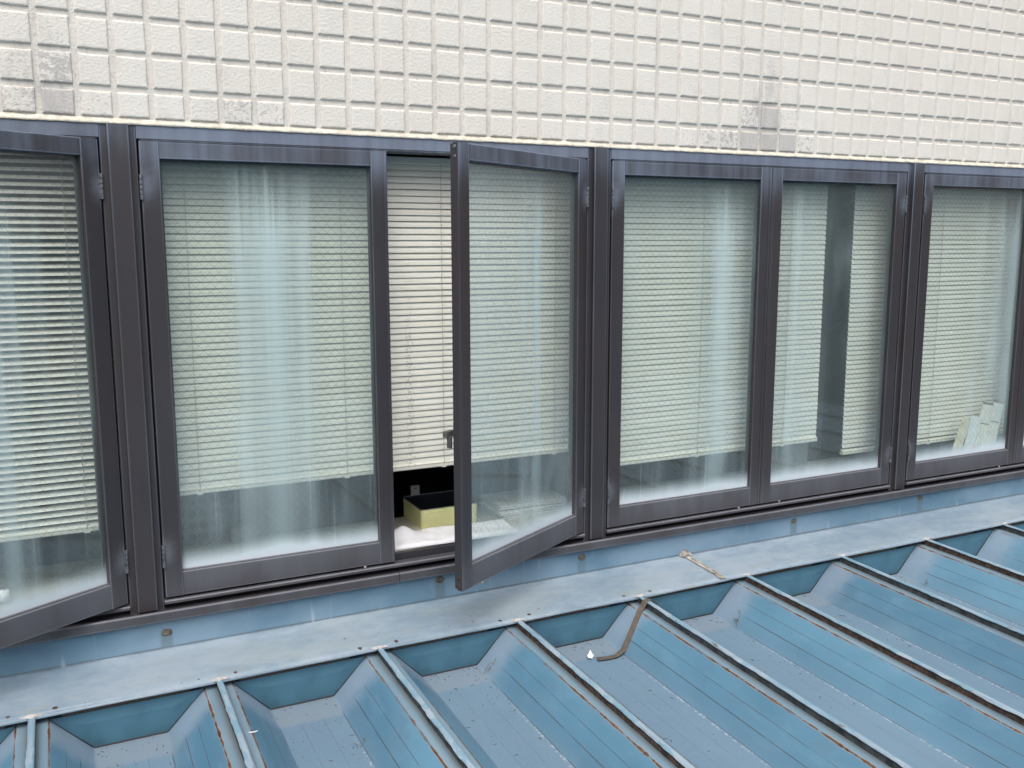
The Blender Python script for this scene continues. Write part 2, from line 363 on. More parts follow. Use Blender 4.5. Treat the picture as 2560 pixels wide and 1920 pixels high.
def bar(name, prof, axis, a, b, mat, parent, n=1, wx=None, edge=0.0):
    if edge:
        prof = edged(prof); V, F = ext(prof, axis, a, b, n)
        w = [(wx(v[0]/T, v[1]/T, v[2]/T) if callable(wx) else wx) + (edge if (i % 16) % 4 in (0, 3) else 0) for i, v in enumerate(V)]
        return fixn(mesh(name, V, F, mat, parent, w))
    V, F = ext(prof, axis, a, b, n)
    w = None
    if wx is not None: w = [wx(v[0]/T, v[1]/T, v[2]/T) if callable(wx) else wx for v in V]
    return fixn(mesh(name, V, F, mat, parent, w))
def boxm(x0, x1, y0, y1, z0, z1, c=.01): return ext(crect(x0, x1, y0, y1, c), 'Z', z0, z1)
def disc(cx, cy, cz, r, h, axis='Z', n=10):
    """low dome; axis points out of the surface"""
    V, F = [], []
    for k, (rr, hh) in enumerate(((1, 0), (.86, .7), (.45, 1))):
        for i in range(n):
            a = 2*math.pi*i/n; p, q = rr*r*math.cos(a), rr*r*math.sin(a)
            v = {'Z': (cx+p, cy+q, cz+hh*h), '-Y': (cx+p, cy-hh*h, cz+q), '-X': (cx-hh*h, cy+p, cz+q)}[axis]
            V.append(tuple(t*T for t in v))
    for k in range(2):
        for i in range(n): F.append((k*n+i, k*n+(i+1) % n, (k+1)*n+(i+1) % n, (k+1)*n+i))
    F.append(tuple(2*n+i for i in range(n)))
    return V, F
ORG = (0, 0, Z0)

# ------------------------------------------------------------------ large setting
MT['earth'] = simple('ground_asphalt', (.055, .055, .055), .9, .2, 2.0, bump=.4, bscale=40)
g = mesh('ground', [(-300, -300, 0), (300, -300, 0), (300, 300, 0), (-300, 300, 0)], [(0, 1, 2, 3)], 'earth'); tag(g, None, None, None, 'structure')

# tiled upper wall
wall = empty('tiled_wall', ORG, 'cream painted square tile wall above the row of windows', 'wall')
V, F = merge(boxm(-16, 60, .07, 2.4, -1.3, 26, .01))
mesh('wall_base', V, F, 'grout', wall)
def tile_mesh(hw, hh, seed):
    rr = random.Random(seed); V, F = [], []
    rings = ((.0, .075), (.016, .024), (.034, .005), (.066, .0))
    jit = [(rr.uniform(-.008, .008), rr.uniform(-.008, .008)) for _ in range(4)]
    n = 4
    for ins, yy in rings:
        x, z = hw-ins, hh-ins; ring = []
        cs = ((-x, -z), (x, -z), (x, z), (-x, z))
        for k in range(4):
            (ax, az), (bx, bz) = cs[k], cs[(k+1) % 4]; ja, jb = jit[k], jit[(k+1) % 4]
            for i in range(n):
                t = i/n; wob = .006*math.sin(i*2.1+seed+k) if i else 0
                px = ax+ja[0]+(bx+jb[0]-ax-ja[0])*t; pz = az+ja[1]+(bz+jb[1]-az-ja[1])*t
                if k % 2 == 0: pz += wob
                else: px += wob
                ring.append((px*T, yy*T, pz*T))
        V += ring
    m = 16
    for r in range(3):
        for j in range(m): F.append((r*m+j, r*m+(j+1) % m, (r+1)*m+(j+1) % m, (r+1)*m+j))
    F.append(tuple(3*m+j for j in range(m)))
    return V, F
TM = [tile_mesh(.425, .425, s) for s in range(6)]; TC = [tile_mesh(.425, .352, s) for s in range(6)]
vis = {-1: (-1, 43), 0: (-1, 43), 1: (-1, 43), 2: (-1, 43), 3: (8, 43), 4: (17, 43), 5: (27, 43), 6: (36, 43)}
FLAKE = {(0,-1): .42, (1,-1): 1.0, (2,-1): .36, (0,0): .30, (1,0): .48, (1,1): .28, (0,1): .2, (5,-1): .28, (6,-1): .42, (7,-1): .40, (23,-1): .36, (24,-1): .44, (25,-1): .46, (26,-1): .95, (27,-1): .85, (28,-1): .68, (29,-1): .42, (27,0): .98, (26,0): .46, (28,0): .36, (27,1): .36, (26,1): .30, (27,2): .30, (26,2): .22, (27,3): .22}
protos = {}
restV, restF = [], []
for r in range(-1, 14):
    zc = -.44 if r < 0 else r+.5
    for c in range(-14, 58):
        k = random.randrange(6); seen = r in vis and vis[r][0] <= c <= vis[r][1]
        if seen:
            key = (r < 0, k)
            if key not in protos:
                o = mesh('tile', *( TC if r < 0 else TM)[k], 'tile', wall, smooth=False); protos[key] = o
            else:
                o = protos[key].copy(); link(o)
            fl = FLAKE.get((c, r), 0.0 if random.random() > .05 else .22); o.color = (fl, fl, fl, 1)
            o.location = ((c+.5)*T, 0, zc*T); o.rotation_euler = (random.uniform(-.008, .008), random.uniform(-.006, .006), random.uniform(-.008, .008))
        else:
            v, f = (TC if r < 0 else TM)[k]; b0 = len(restV)
            restV += [(x+(c+.5)*T, y, z+zc*T) for x, y, z in v]; restF += [tuple(i+b0 for i in q) for q in f]
outl = o = mesh('outlying_tiles', restV, restF, 'tile', wall); o['kind'] = 'stuff'; o.color = (0, 0, 0, 1)
for o in protos.values(): fixn(o)
fixn(bpy.data.objects['outlying_tiles'])
# sealant fillet between the cut course and the window head
V, F, nn = [], [], 620
for i in range(nn+1):
    x = -16+76*i/nn; a = noise.noise((x*2.3, 0, 0))*.03; d = noise.noise((x*5.1, 4, 0))*.02; e = noise.noise((x*3.1, 9, 0))*.025
    for y, z in ((.10, -.80), (.045+d, -.84+a), (-.015+d, -.93+e), (-.045+.5*d, -1.0+.6*a), (.12, -1.02)): V.append((x*T, y*T, z*T))
for i in range(nn):
    for j in range(4): F.append((i*5+j, i*5+j+1, i*5+6+j, i*5+5+j))
fixn(mesh('sealant_bead', V, F, 'bead', wall, smooth=True))

# wall below the windows, mostly behind the flashing
lw = bar('lower_wall', crect(.1, 2.4, -58, -16.9), 'X', -16, 60, 'grout', None); lw.location = ORG; tag(lw, None, None, None, 'structure')

# the room behind the glass
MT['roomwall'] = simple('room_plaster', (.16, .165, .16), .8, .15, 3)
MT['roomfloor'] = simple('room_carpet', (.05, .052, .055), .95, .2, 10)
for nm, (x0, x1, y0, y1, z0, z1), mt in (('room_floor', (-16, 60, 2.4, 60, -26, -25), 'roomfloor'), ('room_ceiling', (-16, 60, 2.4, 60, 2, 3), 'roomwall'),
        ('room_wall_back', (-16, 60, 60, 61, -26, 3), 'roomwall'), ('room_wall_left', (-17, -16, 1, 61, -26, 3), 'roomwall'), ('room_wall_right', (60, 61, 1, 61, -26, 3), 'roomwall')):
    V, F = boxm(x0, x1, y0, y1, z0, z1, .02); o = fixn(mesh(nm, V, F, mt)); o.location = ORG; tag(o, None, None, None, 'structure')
MT['laminate'] = simple('shelf_laminate', (.52, .49, .42), .55, .08, 6, bump=.05)
V, F = boxm(-14.5, 54, .47, 4.3, -15.68, -15.4, .02); ws = fixn(mesh('window_shelf', V, F, 'laminate')); ws.location = ORG
tag(ws, 'long beige laminate shelf running inside behind all the windows', 'shelf')
o = bar('shelf_wall', crect(.75, 2.3, -25, -15.7), 'X', -16, 60, 'roomwall', None); o.location = ORG; tag(o, None, None, None, 'structure')

# ------------------------------------------------------------------ windows
OPW = 15.47
ZT, ZB = -1.45, -15.62
def wx_head(x, y, z): return .80
def wx_stile(x, y, z):
    return max(.55*math.exp(-((ZT-z)/1.1)**2), .34*math.exp(-((z-ZB)/1.6)**2)) + .03
def wx_hinge_stile(x, y, z):
    h = 0
    for hz in (-2.75, -14.2): h = max(h, .75*math.exp(-((z-hz)/.55)**2)*math.exp(-(abs(x)/.22)**2))
    return max(h, wx_stile(x, y, z))
def wx_brail(x, y, z): return .44 + .10*(z > -15.0)
def wx_mull(x, y, z): return .05 + .38*math.exp(-((-1.0-z)/.9)**2) + .10*math.exp(-((z+16)/2.0)**2)
def hinge(parent, x, z, s):
    V, F = boxm(min(x-.01*s, x+.06*s), max(x-.01*s, x+.06*s), -.06, -.02, z-.36, z+.36, .006)
    for k in range(5):
        za = z-.37+k*.15
        pr = [(x+.0*s+.05*math.cos(i*math.pi/4), -.075+.05*math.sin(i*math.pi/4)) for i in range(8)]
        v, f = ext(pr, 'Z', za+.008, za+.14); V, F = merge((V, F), (v, f))
    o = fixn(mesh('hinge', V, F, 'steel', parent)); return o
def screw(parent, x, y, z, r=.045, axis='-Y', mat='steel'):
    v, f = disc(x, y, z, r, .025, axis); return mesh('screw', v, f, mat, parent)
GL = {}
def make_sash(parent, w, side, x, ang, gmat, extra):
    """side=+1 hinge at left (sash runs to +x), -1 hinge at right"""
    sx = side
    def X(a, b): return (min(a*sx, b*sx), max(a*sx, b*sx))
    # the sash part itself: the thin inner rebate frame that holds the glass
    y0, y1 = .20, .30
    pts = []
    for (a, b, c, d) in ((.03, .62, ZB+.03, ZT-.03), (w-.62, w-.03, ZB+.03, ZT-.03)): pts.append(boxm(*X(a, b), y0, y1, c, d, .01))
    for (c, d) in ((ZT-.58, ZT-.031), (ZB+.031, ZB+.86)): pts.append(boxm(*X(.621, w-.621), y0, y1, c, d, .01))
    V, F = merge(*pts)
    sash = fixn(mesh('sash', V, F, 'bronze', parent, [.02]*len(V))); sash.location = (x*T, -.0*T, 0); sash.rotation_euler = (0, 0, ang)
    yf, yb = -.03, .198
    n = 60
    bar('stile', crect(*X(0, .555), yf, yb, .018), 'Z', ZB, ZT, 'bronze', sash, n, wx_hinge_stile, .32)
    st = bar('stile', crect(*X(w-.555, w), yf, yb, .018), 'Z', ZB, ZT, 'bronze', sash, n, lambda x, y, z: -.25 if abs(abs(x)-w) < .003 else wx_stile(x, y, z)+.05, .32)
    bar('stile_bead', crect(*X(w-.13, w-.03), yf-.03, yf+.002, .01), 'Z', ZB+.02, ZT-.02, 'bronze', sash, n, lambda x, y, z: wx_stile(x, y, z)+.12)
    bar('top_rail', crect(yf+.006, yb-.003, ZT-.50, ZT, .015), 'X', *X(.560, w-.560), 'bronze', sash, 40, .46, .3)
    bar('bottom_rail', crect(yf+.006, yb-.003, ZB, ZB+.78, .015), 'X', *X(.560, w-.560), 'bronze', sash, 40, wx_brail, .3)
    # glazing beads: thin pale edges round the glass
    bar('glazing_bead', crect(.07, .15, ZB+.781, ZB+.815, .008), 'X', *X(.558, w-.558), 'bronze', sash, 1, .75)
    # glass pane
    xa, xb = X(.50, w-.50); za, zb = ZB+.70, ZT-.44; yg = .155
    Vg = [(xa*T, yg*T, za*T), (xb*T, yg*T, za*T), (xb*T, yg*T, zb*T), (xa*T, yg*T, zb*T), ]
    gx0, gx1 = X(.555, w-.555); gz0, gz1 = ZB+.80, ZT-.50
    mesh('glass_pane', Vg, [(0, 1, 2, 3)], gmat, sash, uv=[((vx/T-gx0)*T, (vz/T-gz0)*T) for vx, vy, vz in Vg])
    hinge(sash, 0, -2.8, sx); hinge(sash, 0, -14.25, sx)
    if extra:
        ex = w*sx
        for zz in (ZT-.12, ZT-.42, ZB+.14, ZB+.42): screw(sash, ex, .10, zz, .06, '-X', 'steel' if zz > -3 else 'rust')
        # cam handle on the inner side of the free stile
        hz = -10.45
        v = merge(boxm(*X(w-.42, w-.10), .305, .37, hz-.7, hz+.35, .02), boxm(*X(w-.30, w-.16), .37, .60, hz-.13, hz+.05, .03), boxm(*X(w-.34, w+.16), .44, .62, hz-.12, hz+.06, .06), boxm(*X(w-.12, w+.04), .38, .54, hz-.48, hz-.121, .04))
        fixn(mesh('handle', *v, 'zinc', sash))
    # small feet / weep plug under the sash
    v, f = disc((w-1.1)*sx, .02, ZB-.04, .05, .06, '-Y'); mesh('weep_plug', v, f, MT['pink'], sash)
    return sash
MT['pink'] = simple('faded_plastic', (.42, .36, .35), .6, .1, 40)
PW, PH = (7.66-1.11)*T, (ZT-.5-ZB-.8)*T
def make_window(a, label, group, angL, angR, stL, stR, idx, mull_right=False):
    w = empty('window', (a*T, 0, Z0), label, 'window', group)
    bar('head', crect(-.012, .95, -1.40, -.985, .02), 'X', .004, OPW-.004, 'bronze', w, 60, wx_head)
    bar('drip_strip', crect(-.03, .02, -1.455, -1.405, .008), 'X', .10, OPW-.10, 'bronze', w, 1, .3)
    for m in ((-1.01,) if not mull_right else (-1.01, OPW)):
        mu = bar('mullion', crect(m+.002, m+1.008, .0, .95, .018), 'Z', -16.0, -.99, 'bronze', w, 50, wx_mull, .35)
        bar('mullion_cap', crect(m+.215, m+.80, -.165, -.003, .022), 'Z', -15.93, -1.0, 'bronze', mu, 50, wx_mull, .42)
    gl = glass_material('wired_glass_%d' % (2*idx), PW, PH, stL, 3.1+idx*7.7)
    gr = glass_material('wired_glass_%d' % (2*idx+1), PW, PH, stR, 6.4+idx*5.3, .16 if idx == 1 else .105)
    make_sash(w, 7.67, 1, .06, -angL, gl, False)
    make_sash(w, 7.66, -1, OPW-.055, angR, gr, angR > 0)
    for xa, xb in ((.0, .50), (OPW-.50, OPW)): bar('jamb_stop', crect(xa+.003, xb-.003, .312, .36, .008), 'Z', -15.69, -1.41, 'dark', w)  # stops behind the sash gaps, made near-black to keep the gaps dark
    # sill: track, groove, riser to the shelf
    bar('sill_track', crect(-.12, .27, -15.83, -15.70, .03), 'X', .005, OPW-.005, 'bronze', w, 30, .42, .35)
    bar('sill_groove', crect(-.46, .26, -16.12, -16.0, .01), 'X', -1.0, OPW, 'bronze', w, 1, .0)
    bar('sill_riser', crect(.29, .455, -16.1, -15.44, .01), 'X', .005, OPW-.005, 'bronze', w, 1, .04)
    return w
R_ = math.radians
make_window(-12.97, 'dark bronze window cut by the left edge, its right sash swung open', 'windows in the long row', 0, R_(30), [(.3, .1, .5)], [(.50, .06, .15), (.575, .065, .72), (.665, .04, .30), (.79, .03, .12)], 0)
w1 = make_window(3.51, 'dark bronze window with its narrow right sash swung open over the yellow tin', 'windows in the long row', 0, R_(29), [(.33, .05, .22), (.475, .20, .56), (.50, .07, .16), (.655, .05, .30), (.83, .03, .08)], [(.06, .4, .20), (.50, .08, .24), (.62, .06, .46), (.33, .03, .08)], 1)
w2 = make_window(19.99, 'dark bronze window with both sashes shut, showing a dark gap between two blinds', 'windows in the long row', 0, 0, [(.30, .04, .10), (.56, .06, .18), (.74, .12, .60), (.88, .03, .12)], [(.16, .05, .22), (.22, .26, .24)], 2)
make_window(36.52, 'dark bronze window at the right edge with pale boards leaning inside', 'windows in the long row', 0, 0, [(.58, .05, .16), (.80, .13, .30), (.94, .08, .40)], [(.3, .1, .5)], 3, True)
bar('sill_lip', crect(-.55, -.44, -16.22, -15.885, .03), 'X', -14-3.51, 11.2-3.51, 'bronze', w1, 120, .36, .35)
bar('sill_lip', crect(-.55, -.44, -16.22, -15.885, .03), 'X', 11.225-19.99, 53-19.99, 'bronze', w2, 160, .36, .35)
for w_, x0, x1 in ((w1, -14-3.51, 11.2-3.51), (w2, 11.225-19.99, 53-19.99)):
    bar('sill_bead', crect(-.437, -.40, -15.99, -15.90, .008), 'X', x0, x1, 'bronze', w_, 1, .6)

# ------------------------------------------------------------------ venetian blinds
PITCH = .2195
def make_blind(x0, x1, zbot, tilt, ladders, label, seed, yb=1.22, mat='slat'):
    rr = random.Random(seed); w = x1-x0
    b = empty('venetian_blind', (x0*T, yb*T, Z0), label, 'blind', 'blinds behind the windows')
    bar('head_rail', crect(-.10, .16, -1.74, -1.50, .02), 'X', 0, w, 'slat', b)
    chord = .25 if tilt < .8 else .231; sag = .028 if tilt < .8 else .014; pts = []
    for i in range(6):
        t = i/5-.5; s = sag*(1-(2*t)**2)
        y, z = t*chord, s
        pts.append((y*math.cos(tilt)-z*math.sin(tilt), y*math.sin(tilt)+z*math.cos(tilt)))
    nx = 24; V = [(w*i/nx*T, p*T, q*T) for i in range(nx+1) for p, q in pts]
    F = [(i*6+j, i*6+j+1, i*6+7+j, i*6+6+j) for i in range(nx) for j in range(5)]
    proto = mesh('slat', V, F, mat, b, smooth=True)
    z = -1.84; k = 0
    last = zbot+.20
    while z > last:
        o = proto if k == 0 else proto.copy()
        if k: link(o)
        o.location = (0, rr.uniform(-.006, .006)*T, (z+rr.uniform(-.006, .006))*T)
        o.rotation_euler = (rr.gauss(0, .009), rr.gauss(0, .0004), 0)
        z -= PITCH; k += 1
    # gathered slats and bottom rail
    for q in range(3):
        o = proto.copy(); link(o); o.location = (0, 0, (zbot+.205-q*.03)*T); o.rotation_euler = (-tilt+rr.uniform(.15, .4), 0, 0)
    bar('bottom_rail', crect(-.11, .11, zbot, zbot+.13, .03), 'X', 0, w, 'slat', b)
    for lx in ladders:
        xx = lx-x0
        V, F = [], []
        n = int((-1.7-zbot)/PITCH*2)
        for i in range(n+1):
            zz = -1.7+(zbot+.05+1.7)*i/n; sw = .012*math.sin(i*1.7)
            for dx, dy in ((-.009, -.13), (.009, -.13), (.009, -.118), (-.009, -.118)): V.append(((xx+dx+sw)*T, (dy)*T, zz*T))
        for i in range(n):
            for j in range(4): F.append((i*4+j, i*4+(j+1) % 4, i*4+4+(j+1) % 4, i*4+4+j))
        mesh('ladder_cord', V, F, 'cord', b)
        v, f = boxm(xx-.09, xx+.09, -.13, .0, zbot-.02, zbot+.03, .02); fixn(mesh('cord_clip', v, f, 'slat', b))
    return b
make_blind(-13.0, 2.98, -13.48, R_(31), (-10.5, -4.5, 1.46), 'venetian blind at the far left with its slats tilted half open', 1)
make_blind(3.10, 19.50, -12.67, R_(73), (4.92, 9.92, 13.60, 18.25), 'cream venetian blind hanging shortest, behind the open sash and yellow tin', 2, mat='slatB')
make_blind(19.7, 31.98, -13.51, R_(74), (21.2, 25.2, 29.9), 'cream venetian blind ending at the dark gap, left of it', 3)
make_blind(33.63, 50.5, -14.33, R_(73), (39.3, 43.8, 48.8), 'cream venetian blind right of the dark gap, hanging lowest', 4)

# ------------------------------------------------------------------ metal roof
FL, VD = -17.61, 1.14                   # flange level and rib depth at the wall end, tile units
SL = math.tan(math.radians(1.2))
YS = -2.0                               # sheets start under the flashing
roof = empty('metal_roof', ORG, 'blue folded metal roof with standing seams and rusty edges below the windows', 'roof')
prof0 = [(-2.5, 0), (-2.1, 0), (-1.0, -VD), (1.0, -VD), (2.1, 0), (2.5, 0)]
def rounded(pts, r=.07):
    out = [pts[0]]
    for i in range(1, len(pts)-1):
        p, a, b_ = Vector(pts[i]), Vector(pts[i-1]), Vector(pts[i+1]); u, v = (a-p).normalized(), (b_-p).normalized()
        for t in (0, .33, .67, 1):
            s, e = p+u*r, p+v*r; out.append(tuple((1-t)**2*s+2*t*(1-t)*p+t*t*e))
    return out+[pts[-1]]
prof = []
rp = rounded(prof0)
for i in range(len(rp)-1):
    n = 6 if math.dist(rp[i], rp[i+1]) > .5 else 1
    for j in range(n): prof.append(tuple(rp[i][k]+(rp[i+1][k]-rp[i][k])*j/n for k in (0, 1)))
prof.append(rp[-1])
arc = [0.0]
for i in range(1, len(prof)): arc.append(arc[-1]+math.dist(prof[i], prof[i-1])*T)
UC = arc[-1]/2; UH = arc[-1]/2
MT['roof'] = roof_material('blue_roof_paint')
MT['flash'] = flashing_material('flashing_paint')
NYS, LEN = 10, 52.0
def panel_mesh(seed):
    V, F, uv = [], [], []; m = len(prof)
    for i in range(NYS+1):
        s = LEN*i/NYS; y = YS-s; zz = FL-(s+YS+2.9-1.9-.0)*SL if False else FL-(-y-2.9)*SL
        for j, (x, z) in enumerate(prof):
            d = 0
            V.append((x*T, y*T, (zz+z+d)*T)); uv.append((arc[j], (-y-2.75)*T+.0))
    for i in range(NYS):
        for j in range(m-1): F.append((i*m+j, i*m+j+1, (i+1)*m+j+1, (i+1)*m+j))
    return V, F, uv
PM = []
for s in range(3):
    V, F, uv = panel_mesh(s)
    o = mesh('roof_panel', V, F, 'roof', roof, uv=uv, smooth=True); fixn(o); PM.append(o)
MT['closure'] = simple('teal_closure_paint', (.060, .150, .212), .45, .18, 5, bump=.08)
MT['seamcap'] = None
b = NB('seam_cap_paint'); p = b.pos()
c = b.mix(b.ramp(b.noise(b.vscale(p, (8, 5, 8)), 1, 4), .35, .65), (.20, .31, .40), (.31, .38, .45))
pe = b.ramp(b.noise(b.vscale(p, (34, 16, 34)), 1, 3, .5, .6), .52, .56)
c = b.mix(b.math('MULTIPLY', pe, .7), c, (.15, .29, .38))
ru = b.ramp(b.noise(b.vscale(p, (40, 11, 40)), 1, 4, .7), .64, .72)
c = b.mix(b.math('MULTIPLY', ru, .75), c, (.13, .058, .032))
b.pbr(c, .5, 0, b.bump(b.noise(p, 110, 4, .7), .5, .003)); MT['seamcap'] = b.m
NS = 260
def seam_meshes(seed):
    V, F = [], []                                  # folded body, undercut
    for i in range(NS+1):
        y = -2.86-50*i/NS; z = FL-(-y-2.9)*SL; w = .06+.02*noise.noise((y*.8, seed*5, 1))
        for x, h in ((-w, -.01), (-w*.8, .14), (-w, .245), (w, .245), (w*.8, .14), (w, -.01)): V.append((x*T, y*T, (z+h)*T))
    for i in range(NS):
        for j in range(5): F.append((i*6+j, i*6+j+1, i*6+7+j, i*6+6+j))
    V2, F2 = [], []                                # painted cap with a flaking left edge
    for i in range(NS+1):
        y = -2.84-50*i/NS; z = FL-(-y-2.9)*SL
        grow = min(1, i/10)
        e = noise.noise((y*1.1, seed*3.3, 0)); e2 = noise.noise((y*3.7, seed*7.1, 2)); drop = max(0, noise.noise((y*.55, seed*2.2, 5)))
        L = .082+grow*(.05*max(0, e)+.025*e2); Rr = .09+grow*.012*e2
        zl = .245-grow*(.05*drop+.02*max(0, e2))
        for x, h in ((-L, zl-.018), (-L-.004, zl), (-.05, .275), (.05, .278), (Rr, .255), (Rr, .13)): V2.append((x*T, y*T, (z+h)*T))
    for i in range(NS):
        for j in range(5): F2.append((i*6+j, i*6+j+1, i*6+7+j, i*6+6+j))
    F2 += [(0, 1, 2, 3, 4, 5)]
    return (V, F), (V2, F2)
SB, SCP = [], []
for s in range(4):
    (v, f), (v2, f2) = seam_meshes(s)
    o = mesh('standing_seam', v, f, 'rust' if s % 2 == 0 else 'seamgrey', roof); fixn(o)
    c_ = mesh('seam_cap', v2, f2, 'seamcap', o, smooth=False); fixn(c_); SB.append(o); SCP.append(c_)
SX0 = -.33
cz = [(-2.12, 0), (-1.02, -VD+.03), (1.02, -VD+.03), (2.12, 0)]
def closure_mesh():
    V = []
    for y in (-2.73, -2.76):
        for x, z in ((-2.10, -.015), (-.995, -VD+.028), (.995, -VD+.028), (2.10, -.015)): V.append((x*T, y*T, (FL+z)*T))
        # slight belly so the plate is not dead flat
    V += [(-1.2*T, -2.795*T, (FL-.35)*T), (1.2*T, -2.795*T, (FL-.35)*T)]
    F = [(0, 1, 2, 3), (4, 8, 9, 7), (4, 5, 8), (5, 6, 9, 8), (6, 7, 9), (0, 4, 5, 1), (1, 5, 6, 2), (2, 6, 7, 3), (3, 7, 4, 0)]
    return V, F
V, F = closure_mesh(); cl0 = fixn(mesh('end_closure', V, F, 'closure', roof))
# dark sealer bead in the corner where closure meets sheet
V, F = [], []
path = [(-2.10, -.02), (-1.0, -VD+.012), (1.0, -VD+.012), (2.10, -.02)]
for x, z in path:
    for dy, dz in ((-2.77, .035), (-2.80, .0), (-2.745, .0)): V.append((x*T, dy*T, (FL+z+dz)*T))
for i in range(3):
    for j in range(3): F.append((i*3+j, i*3+(j+1) % 3, i*3+3+(j+1) % 3, i*3+3+j))
cb0 = fixn(mesh('closure_gasket', V, F, 'dark', cl0))
first = True
for k in range(-3, 12):
    xs = (SX0+5*k)*T; xm = xs+2.5*T
    if k < 0: i = k+3
    p_ = PM[k % 3]; s_ = SB[(k*3+1) % 4]
    def place(src, x, kid=None):
        if src.get('used'):
            o = src.copy(); link(o)
            if kid is not None:
                c2 = kid.copy(); link(c2); c2.parent = o
        else:
            o = src; src['used'] = 1
        o.location.x = x
        return o
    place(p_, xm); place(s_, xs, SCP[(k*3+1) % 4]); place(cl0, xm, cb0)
for o in bpy.data.objects:
    if 'used' in o: del o['used']

# flashing: upright strip, sloping apron, turned-down lip
def flash_part(x0, x1, lift, seed):
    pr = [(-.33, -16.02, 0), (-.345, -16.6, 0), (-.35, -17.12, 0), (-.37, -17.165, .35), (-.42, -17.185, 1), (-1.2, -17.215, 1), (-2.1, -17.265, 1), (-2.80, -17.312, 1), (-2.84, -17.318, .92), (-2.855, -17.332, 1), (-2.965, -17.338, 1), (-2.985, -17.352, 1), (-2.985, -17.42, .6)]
    n = int((x1-x0)*5); V, F, wx = [], [], []
    m = len(pr)
    for i in range(n+1):
        x = x0+(x1-x0)*i/n
        for j, (y, z, w) in enumerate(pr):
            d = .022*noise.noise((x*.33, j*.6, seed)) if j > 3 else .012*noise.noise((x*.4, j*.5, seed+3))
            dy = .02*noise.noise((x*.5, 2, seed)) if j > 8 else 0
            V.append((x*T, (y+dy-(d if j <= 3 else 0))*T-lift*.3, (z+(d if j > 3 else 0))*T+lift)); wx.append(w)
    for i in range(n):
        for j in range(m-1): F.append((i*m+j, i*m+j+1, i*m+m+j+1, i*m+m+j))
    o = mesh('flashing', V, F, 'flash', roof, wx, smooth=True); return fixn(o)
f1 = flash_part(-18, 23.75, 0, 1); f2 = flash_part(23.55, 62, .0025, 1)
rr = random.Random(3)
for k in range(-3, 12):
    xs = SX0+5*k
    for dx in (-.52-rr.uniform(0, .12), .50+rr.uniform(0, .12)):
        v, f = disc(xs+dx, -2.76+rr.uniform(-.03, .03), -17.325, rr.uniform(.07, .10), .03); mesh('screw', v, f, 'rust', f1 if xs < 23 else f2)
    # sealer dabbed where the seam runs under the apron
    V, F = [], []
    for (rad, h) in ((.26, 0), (.19, .035), (.09, .055)):
        for i in range(12):
            a = 2*math.pi*i/12; q = rad*(1+.3*math.sin(i*2.3+k)); V.append(((xs+q*math.cos(a))*T, (-2.93+q*.42*math.sin(a))*T, (-17.338+h)*T))
    for r in range(2):
        for i in range(12): F.append((r*12+i, r*12+(i+1) % 12, r*12+12+(i+1) % 12, r*12+12+i))
    F.append(tuple(24+i for i in range(12)))
    fixn(mesh('sealer_dab', V, F, 'sealgrey', f1 if xs < 23 else f2, smooth=True))
MT['putty'] = simple('brown_putty', (.15, .135, .11), .85, .25, 60, bump=.6)
for i, (cx, czz) in enumerate(FIX):
    V, F = [], []
    for (rad, h) in ((1, 0), (.8, .018), (.4, .03)):
        for q in range(12):
            a = 2*math.pi*q/12; s = .165*rad*(1+.10*math.sin(q*1.9+i*2)+.06*math.sin(q*3.1+i)); V.append(((cx+s*1.05*math.cos(a))*T, (-.348-h)*T, (czz+.8*s*math.sin(a))*T))
    for r in range(2):
        for q in range(12): F.append((r*12+q, r*12+(q+1) % 12, r*12+12+(q+1) % 12, r*12+12+q))
    F.append(tuple(24+q for q in range(12)))
    fixn(mesh('putty_spot', V, F, 'putty', f1 if cx < 23 else f2, smooth=True))
# cream sealant smeared across the lap joint
MT['oldseal'] = simple('old_cream_sealant', (.37, .345, .31), .75, .3, 45, bump=.5)
V, F, n = [], [], 46
fp = [(-.362, -16.98), (-.366, -17.12), (-.44, -17.168), (-1.2, -17.19), (-2.1, -17.24), (-2.84, -17.288), (-2.97, -17.305)]
ds = [0]
for i in range(1, len(fp)): ds.append(ds[-1]+math.dist(fp[i], fp[i-1]))
for i in range(n+1):
    s = ds[-1]*i/n; j = max(q for q in range(len(fp)-1) if ds[q] <= s+1e-9); t = (s-ds[j])/(ds[j+1]-ds[j])
    y, z = (fp[j][k]+(fp[j+1][k]-fp[j][k])*t for k in (0, 1))
    wd2 = .13+.05*noise.noise((s*3, 1, 0))+.16*math.exp(-((s-.26)/.16)**2)+.02*noise.noise((s*9, 2, 0)); c0 = 23.56+.05*noise.noise((s*2, 5, 0))+(-.02*s)
    up = (0, 0, 1) if s > .2 else (0, -1, 0)
    for dx, h in ((-wd2, -.004), (-wd2*.6, .006), (wd2*.6, .006), (wd2, -.004)): V.append(((c0+dx)*T, (y-.012+up[1]*h)*T, (z+up[2]*h+.012)*T))
for i in range(n):
    for j in range(3): F.append((i*4+j, i*4+j+1, i*4+5+j, i*4+4+j))
fixn(mesh('lap_sealant', V, F, 'oldseal', f2, smooth=True))

